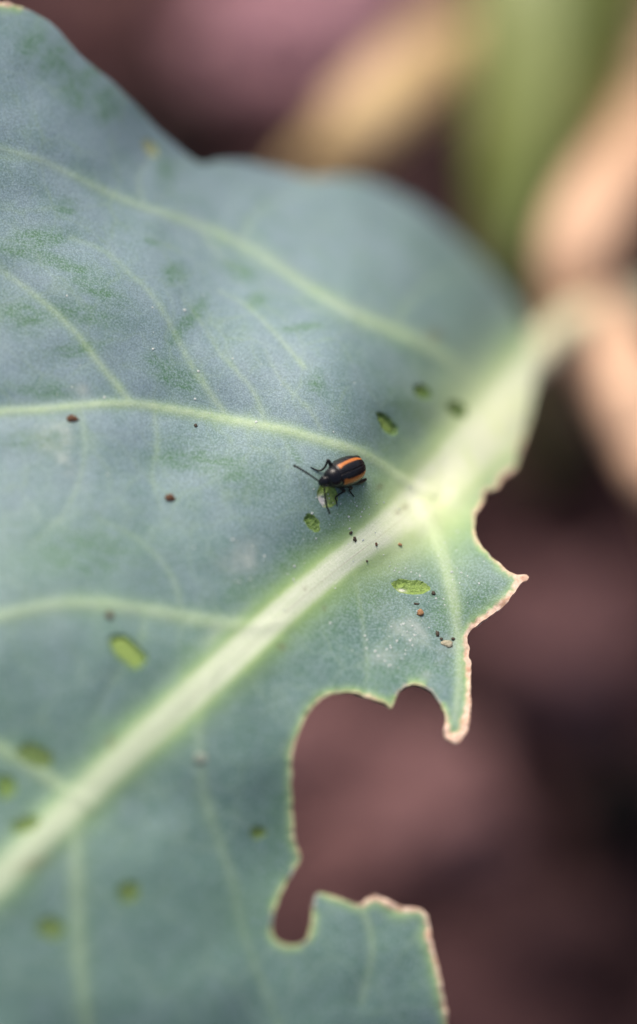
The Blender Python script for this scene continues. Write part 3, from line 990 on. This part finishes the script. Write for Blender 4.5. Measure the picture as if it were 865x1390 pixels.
M_WAXY = plain_material('dull_flake', (0.20, 0.25, 0.21), (0.32, 0.36, 0.30), 60, 0.7, 0.2)
M_TAN = plain_material('tan_flake', (0.30, 0.27, 0.18), (0.46, 0.42, 0.31), 90, 0.7, 0.3)
GRAINS = [
    (233, 672, 7, 5, 'soil_grain', M_BROWN, 'brown soil grain on open blade left of the beetle'),
    (98, 569, 7, 5, 'soil_grain', M_BROWN, 'reddish brown soil grain just under the long side vein'),
    (268, 574, 2.6, 2.6, 'frass_pellet', M_DARK, 'pinpoint dark pellet beside the middle of the long side vein'),
    (474, 724, 2.8, 2.2, 'frass_pellet', M_DARK, 'upper pellet of the dark pair between grazed patch and midrib'),
    (479.5, 733, 2.6, 4.0, 'frass_pellet', M_DARK, 'lower pellet of the dark pair between grazed patch and midrib'),
    (509, 740, 1.8, 3.2, 'soil_grain', M_BROWN, 'thin brown grain lying on the pale midrib'),
    (590, 802, 3.0, 3.0, 'frass_pellet', M_DARK, 'black pellet at the end of the bean-shaped grazed patch'),
    (567, 817, 4.0, 1.6, 'frass_pellet', M_DARK, 'flat dark sliver under the bean-shaped grazed patch'),
    (572, 830, 5.2, 5.2, 'soil_grain', M_ORANGE, 'round orange grain under the bean-shaped grazed patch'),
    (543, 739, 3.0, 2.6, 'soil_grain', M_ORANGE, 'small pale orange grain at the lower border of the midrib'),
    (595, 859, 2.6, 4.4, 'frass_pellet', M_DARK, 'dark crumb above the tan flake by the short side vein'),
    (600, 866, 2.4, 2.4, 'frass_pellet', M_DARK, 'dark crumb touching the tan flake by the short side vein'),
    (616, 866, 3.0, 2.2, 'frass_pellet', M_DARK, 'dark crumb on the short side vein near the dried rim'),
    (608, 872, 8.5, 5, 'dry_flake', M_TAN, 'pale tan dry flake beside the short side vein'),
    (498, 762, 1.6, 1.6, 'frass_pellet', M_DARK, 'tiny dark dot on the lower edge of the midrib'),
    (149, 836, 5, 5, 'soil_grain', M_BROWN, 'blurred brown grain below the lower side vein'),
    (269, 1031, 10, 8, 'dry_flake', M_WAXY, 'blurred pale flake on the shaded lower half of the blade'),
]
for i, (u, v, ru, rv, nm, mt, lb) in enumerate(GRAINS):
    p = surf([[u, v]])[0]; n_ = Vector(leaf_normal([[u, v]])[0])
    ax = Vector(surf([[u + 2, v]])[0] - surf([[u - 2, v]])[0]); ax = (ax - n_ * ax.dot(n_)).normalized()
    ay = n_.cross(ax)
    hgt = min(ru, rv) * (0.45 if nm != 'dry_flake' else 0.14)
    o = link(nm, lump(nm, (ru / PPC, rv / PPC, hgt / PPC), 1, i + 2, mt), None)
    c_ = Vector(p) + n_ * (hgt / PPC * 0.55)
    o.matrix_world = Matrix(((ax.x, ay.x, n_.x, c_.x), (ax.y, ay.y, n_.y, c_.y), (ax.z, ay.z, n_.z, c_.z), (0, 0, 0, 1)))
    tag(o, lb, {'soil_grain': 'grain', 'frass_pellet': 'pellet', 'dry_flake': 'flake'}[nm], {'soil_grain': 'soil grains on the leaf', 'frass_pellet': 'dark pellets on the leaf', 'dry_flake': 'dry flakes on the leaf'}[nm])

# ================================================================== THE SOIL AND WHAT GROWS BEHIND
def soil_material(name, c0, c1, c2):
    k = NT(name)
    co = k.co()
    a = k.noise(co, 0.55, 4, 0.55); b = k.noise(co, 5.0, 5, 0.65)
    c = k.mix(k.ramp(a, 0.36, 0.64), c0, c1)
    c = k.mix(k.ramp(b, 0.45, 0.75, 0, 0.6), c, c2)
    k.base(c, 0.9, 0.15)
    k.bump(b, 0.6, 0.10)
    return k.m
M_SOIL = soil_material('red_brown_soil', (0.036, 0.018, 0.019), (0.075, 0.036, 0.038), (0.12, 0.062, 0.062))
gc = np.array([0.0, 5.6])
def soil_h(x, y):
    r = math.hypot(x - gc[0], y - gc[1])
    f = 1 / (1 + (r / 60) ** 2)
    q = Vector((x, y, 0))
    h = 0.55 * noise.fractal(q / 1.6, 0.9, 2.0, 4) + 0.25 * (0.5 - noise.voronoi(q / 0.8)[0][0])
    return h * f - 0.15
cx = np.concatenate([np.arange(-12, 12.01, 0.16)])
tail_ = 12 * (1.35 ** np.arange(1, 26))
ax_ = np.r_[-tail_[::-1], cx, tail_]
gx, gy = np.meshgrid(ax_, ax_, indexing='ij')
sv_ = [(x, y + gc[1], soil_h(x, y + gc[1])) for x, y in zip(gx.ravel(), gy.ravel())]
nn_ = len(ax_)
sf = [(i * nn_ + j, (i + 1) * nn_ + j, (i + 1) * nn_ + j + 1, i * nn_ + j + 1) for i in range(nn_ - 1) for j in range(nn_ - 1)]
soil = link('soil', mesh_from('soil', sv_, sf), M_SOIL)
tag(soil, kind='structure')

M_CL_PINK = soil_material('pink_clod', (0.34, 0.17, 0.20), (0.44, 0.25, 0.29), (0.50, 0.31, 0.34))
M_CL_MID = soil_material('brown_clod', (0.11, 0.054, 0.054), (0.17, 0.086, 0.084), (0.21, 0.115, 0.11))
M_CL_ROSE = soil_material('rose_clod', (0.18, 0.092, 0.092), (0.27, 0.145, 0.145), (0.32, 0.18, 0.18))
M_GAP_SHADE = soil_material('painted_gap_shade', (0.005, 0.004, 0.004), (0.010, 0.008, 0.008), (0.014, 0.011, 0.011))  # near-black lump standing in for the shaded crevice between clods
M_CL_DARK = soil_material('black_clod', (0.022, 0.012, 0.012), (0.036, 0.020, 0.020), (0.046, 0.028, 0.028))
CLODS = [  # pixel on the ground, radius in cm, height, colour, label
    (405, 50, .62, .50, M_CL_PINK, 'soil_clod', 'pale pink earth clod beyond the top edge of the leaf'),
    (500, -40, .45, .34, M_CL_PINK, 'soil_clod', 'pale pink earth clod at the top behind the tan stalk'),
    (300, -60, .45, .32, M_CL_MID, 'soil_clod', 'brown earth clod at the top above the pink one'),
    (120, 20, .40, .30, M_CL_MID, 'soil_clod', 'brown earth clod beyond the upper tip of the leaf'),
    (250, 170, .42, .32, M_CL_DARK, 'soil_clod', 'dark earth clod behind the upper edge of the leaf'),
    (590, 235, .40, .30, M_CL_DARK, 'soil_clod', 'dark earth clod between the tan stalk and the green shoot'),
    (765, 590, .42, .32, M_CL_DARK, 'soil_clod', 'dark earth clod below the leaf stalk'),
    (775, 890, .55, .42, M_CL_ROSE, 'soil_clod', 'large reddish clod beside the hooked dried tip'),
    (585, 1110, .50, .40, M_CL_ROSE, 'soil_clod', 'reddish clod below the gnawed bay'),
    (440, 1020, .42, .34, M_CL_ROSE, 'soil_clod', 'reddish clod seen through the gnawed bay'),
    (460, 1190, .40, .30, M_CL_MID, 'soil_clod', 'reddish clod above the torn lower flap'),
    (850, 1095, .34, .30, M_GAP_SHADE, 'soil_clod', 'black lump painted as the shade in a gap low beside the reddish clod'),
    (640, 1000, .26, .20, M_CL_DARK, 'soil_clod', 'dark clod behind the hanging dried tip'),
    (730, 1260, .40, .22, M_SOIL, 'soil_clod', 'brown clod low beside the torn flap'),
    (855, 320, .45, .34, M_CL_DARK, 'soil_clod', 'dark clod inside the bend of the peach stalk'),
]
for i, (u, v, r, h, mt, nm, lb) in enumerate(CLODS):
    p = on_ground(float(u), float(v), 0.1)
    o = link(nm, lump(nm, (r, r * random.uniform(.8, 1.15), h), 1, i * 5 + 1, mt, 4, 0.55, 1.7), None)
    o.location = (p[0], p[1], h * 0.25)
    o.rotation_euler = (0, 0, random.uniform(0, 6))
    tag(o, lb, 'clod', 'earth clods on the bare soil')
# countless crumbs of earth
cv, cf = [], []
base_i = [Vector(v) for v in ico]
for _ in range(2600):
    x, y = random.uniform(-9, 9), gc[1] + random.uniform(-9, 9)
    r = random.choice((.05, .07, .09, .13, .2))
    z = soil_h(x, y)
    s = len(cv)
    ph = random.random() * 6
    cs_, sn = math.cos(ph), math.sin(ph)
    for q in base_i:
        k = r * random.uniform(.7, 1.2)
        cv.append((x + (q.x * cs_ - q.y * sn) * k, y + (q.x * sn + q.y * cs_) * k, z + (q.z - .2) * k))
    for k in range(5): cf.append((s, s + 1 + k, s + 1 + (k + 1) % 5))
    cf.append((s + 5, s + 4, s + 3, s + 2, s + 1))
cr = link('soil_crumb', mesh_from('soil_crumb', cv, cf, False), M_SOIL)
tag(cr, 'loose reddish crumbs of earth strewn over the soil', 'soil crumbs', kind='stuff')

def px_r(r, b): return r / PPC / (1 - b / 465.0)
def stalk(name, label, cat, pts, mat, flat=0.75, part=True):
    """pts: u, v, blur, half width in pixels; the last pair may be 'ground'"""
    w3 = []; rr = []
    for u, v, b, r in pts:
        w3.append(at(float(u), float(v), float(b))); rr.append(px_r(r, b))
    # both ends run down into the soil
    e0 = on_ground(2 * pts[0][0] - pts[1][0] * 1.0, 2 * pts[0][1] - pts[1][1] * 1.0, -0.35)
    e1 = on_ground(2 * pts[-1][0] - pts[-2][0] * 1.0, 2 * pts[-1][1] - pts[-2][1] * 1.0, -0.35)
    w3 = [e0] + w3 + [e1]; rr = [rr[0]] + rr + [rr[-1]]
    q = catmull(np.c_[np.array(w3), np.array(rr)], 8)
    o0 = q[0, :3].copy()
    v_, f_ = loft(q[:, :3] - o0, q[:, 3], 20, flat)
    o = link(name, mesh_from(name, v_, f_), mat)
    o.location = o0
    return tag(o, label, cat)
M_STRAW = plain_material('straw_stalk', (0.46, 0.32, 0.155), (0.61, 0.45, 0.25), 1.6, 0.6, 0.3)
M_PEACH = plain_material('peach_stalk', (0.50, 0.30, 0.19), (0.64, 0.42, 0.285), 1.4, 0.55, 0.3)
stalk('withered_stalk', 'straw-yellow withered stalk rising behind the leaf towards the green shoot', 'stalk',
      [(340, 450, 150, 44), (395, 310, 122, 48), (452, 212, 106, 54), (518, 140, 106, 58), (590, 82, 122, 58), (690, 30, 142, 52), (800, -30, 155, 46), (930, -90, 170, 36)], M_STRAW)
stalk('withered_stalk', 'thick peach-coloured withered stalk bent round at the edge of the picture', 'stalk',
      [(960, 60, 150, 50), (905, 140, 125, 54), (870, 205, 104, 56), (820, 270, 92, 58), (790, 340, 86, 58), (798, 425, 86, 60), (842, 505, 80, 60), (880, 590, 76, 60), (928, 690, 80, 58), (985, 800, 130, 48)], M_PEACH)

# green shoot: a young folded leaf with a pale stalk
def shoot():
    root = at(720., 400., 112.)
    o = empty('green_shoot', root)
    tag(o, 'upright young green leaf folded along its rib behind the blue-green leaf', 'shoot')
    k = NT('young_leaf')
    a = k.noise(k.co(), 2.2, 4)
    k.base(k.mix(k.ramp(a, .35, .65), (0.135, 0.172, 0.036), (0.195, 0.225, 0.058)), 0.45, 0.4)
    k.bump(a, 0.3, 0.05)
    sp = catmull(np.array([(706, 440, 112, 44), (710, 345, 108, 60), (726, 270, 107, 80), (746, 180, 107, 104), (758, 80, 108, 118), (768, -30, 110, 125), (772, -150, 114, 105), (770, -270, 118, 55), (768, -340, 122, 6)], float), 6)
    vs, fs = [], []
    NJ = 13
    to_cam = None
    for (u, v, b, r) in sp:
        c = at(u, v, b); wd = px_r(r, b)
        for j in range(NJ):
            t = j / (NJ - 1) * 2 - 1
            # folded: both halves rise away from the rib, the left one turned to the light
            depth = (0.30 if t < 0 else 1.1) * abs(t) ** 1.2 * wd
            wav = 0.06 * math.sin(v / 40 + j)
            vs.append(c + R * (t * wd * (1.0 if t < 0 else 0.95)) + F * depth * (0.9 if t < 0 else 1.05) + U * wav * abs(t) - root)
    n = len(sp)
    m = len(vs)
    for p in list(vs): vs.append(p + F * 0.035)
    for i in range(n - 1):
        for j in range(NJ - 1):
            a_ = i * NJ + j
            fs.append((a_, a_ + 1, a_ + NJ + 1, a_ + NJ)); fs.append((m + a_, m + a_ + NJ, m + a_ + NJ + 1, m + a_ + 1))
        for j in (0, NJ - 1):
            a_ = i * NJ + j
            fs.append((a_, a_ + NJ, m + a_ + NJ, m + a_))
    link('blade', mesh_from('blade', vs, fs), k.m, o)
    rb = [at(u, v, b) + F * 0.02 - root for u, v, b, r in sp]
    v_, f_ = loft(rb, np.linspace(0.10, 0.02, len(rb)), 12)
    M = plain_material('young_rib', (0.20, 0.26, 0.09), (0.30, 0.36, 0.14), 2.0, 0.5, 0.4)
    link('rib', mesh_from('rib', v_, f_), M, o)
    g = on_ground(725., 640., -0.4)
    pth = catmull(np.array([at(712., 440., 112.), at(712., 480., 118.), (np.array(at(712., 500., 124.)) + g) / 2, g]), 6)
    v_, f_ = loft(pth - root, np.linspace(0.10, 0.17, len(pth)), 14)
    link('stalk', mesh_from('stalk', v_, f_), M, o)
shoot()
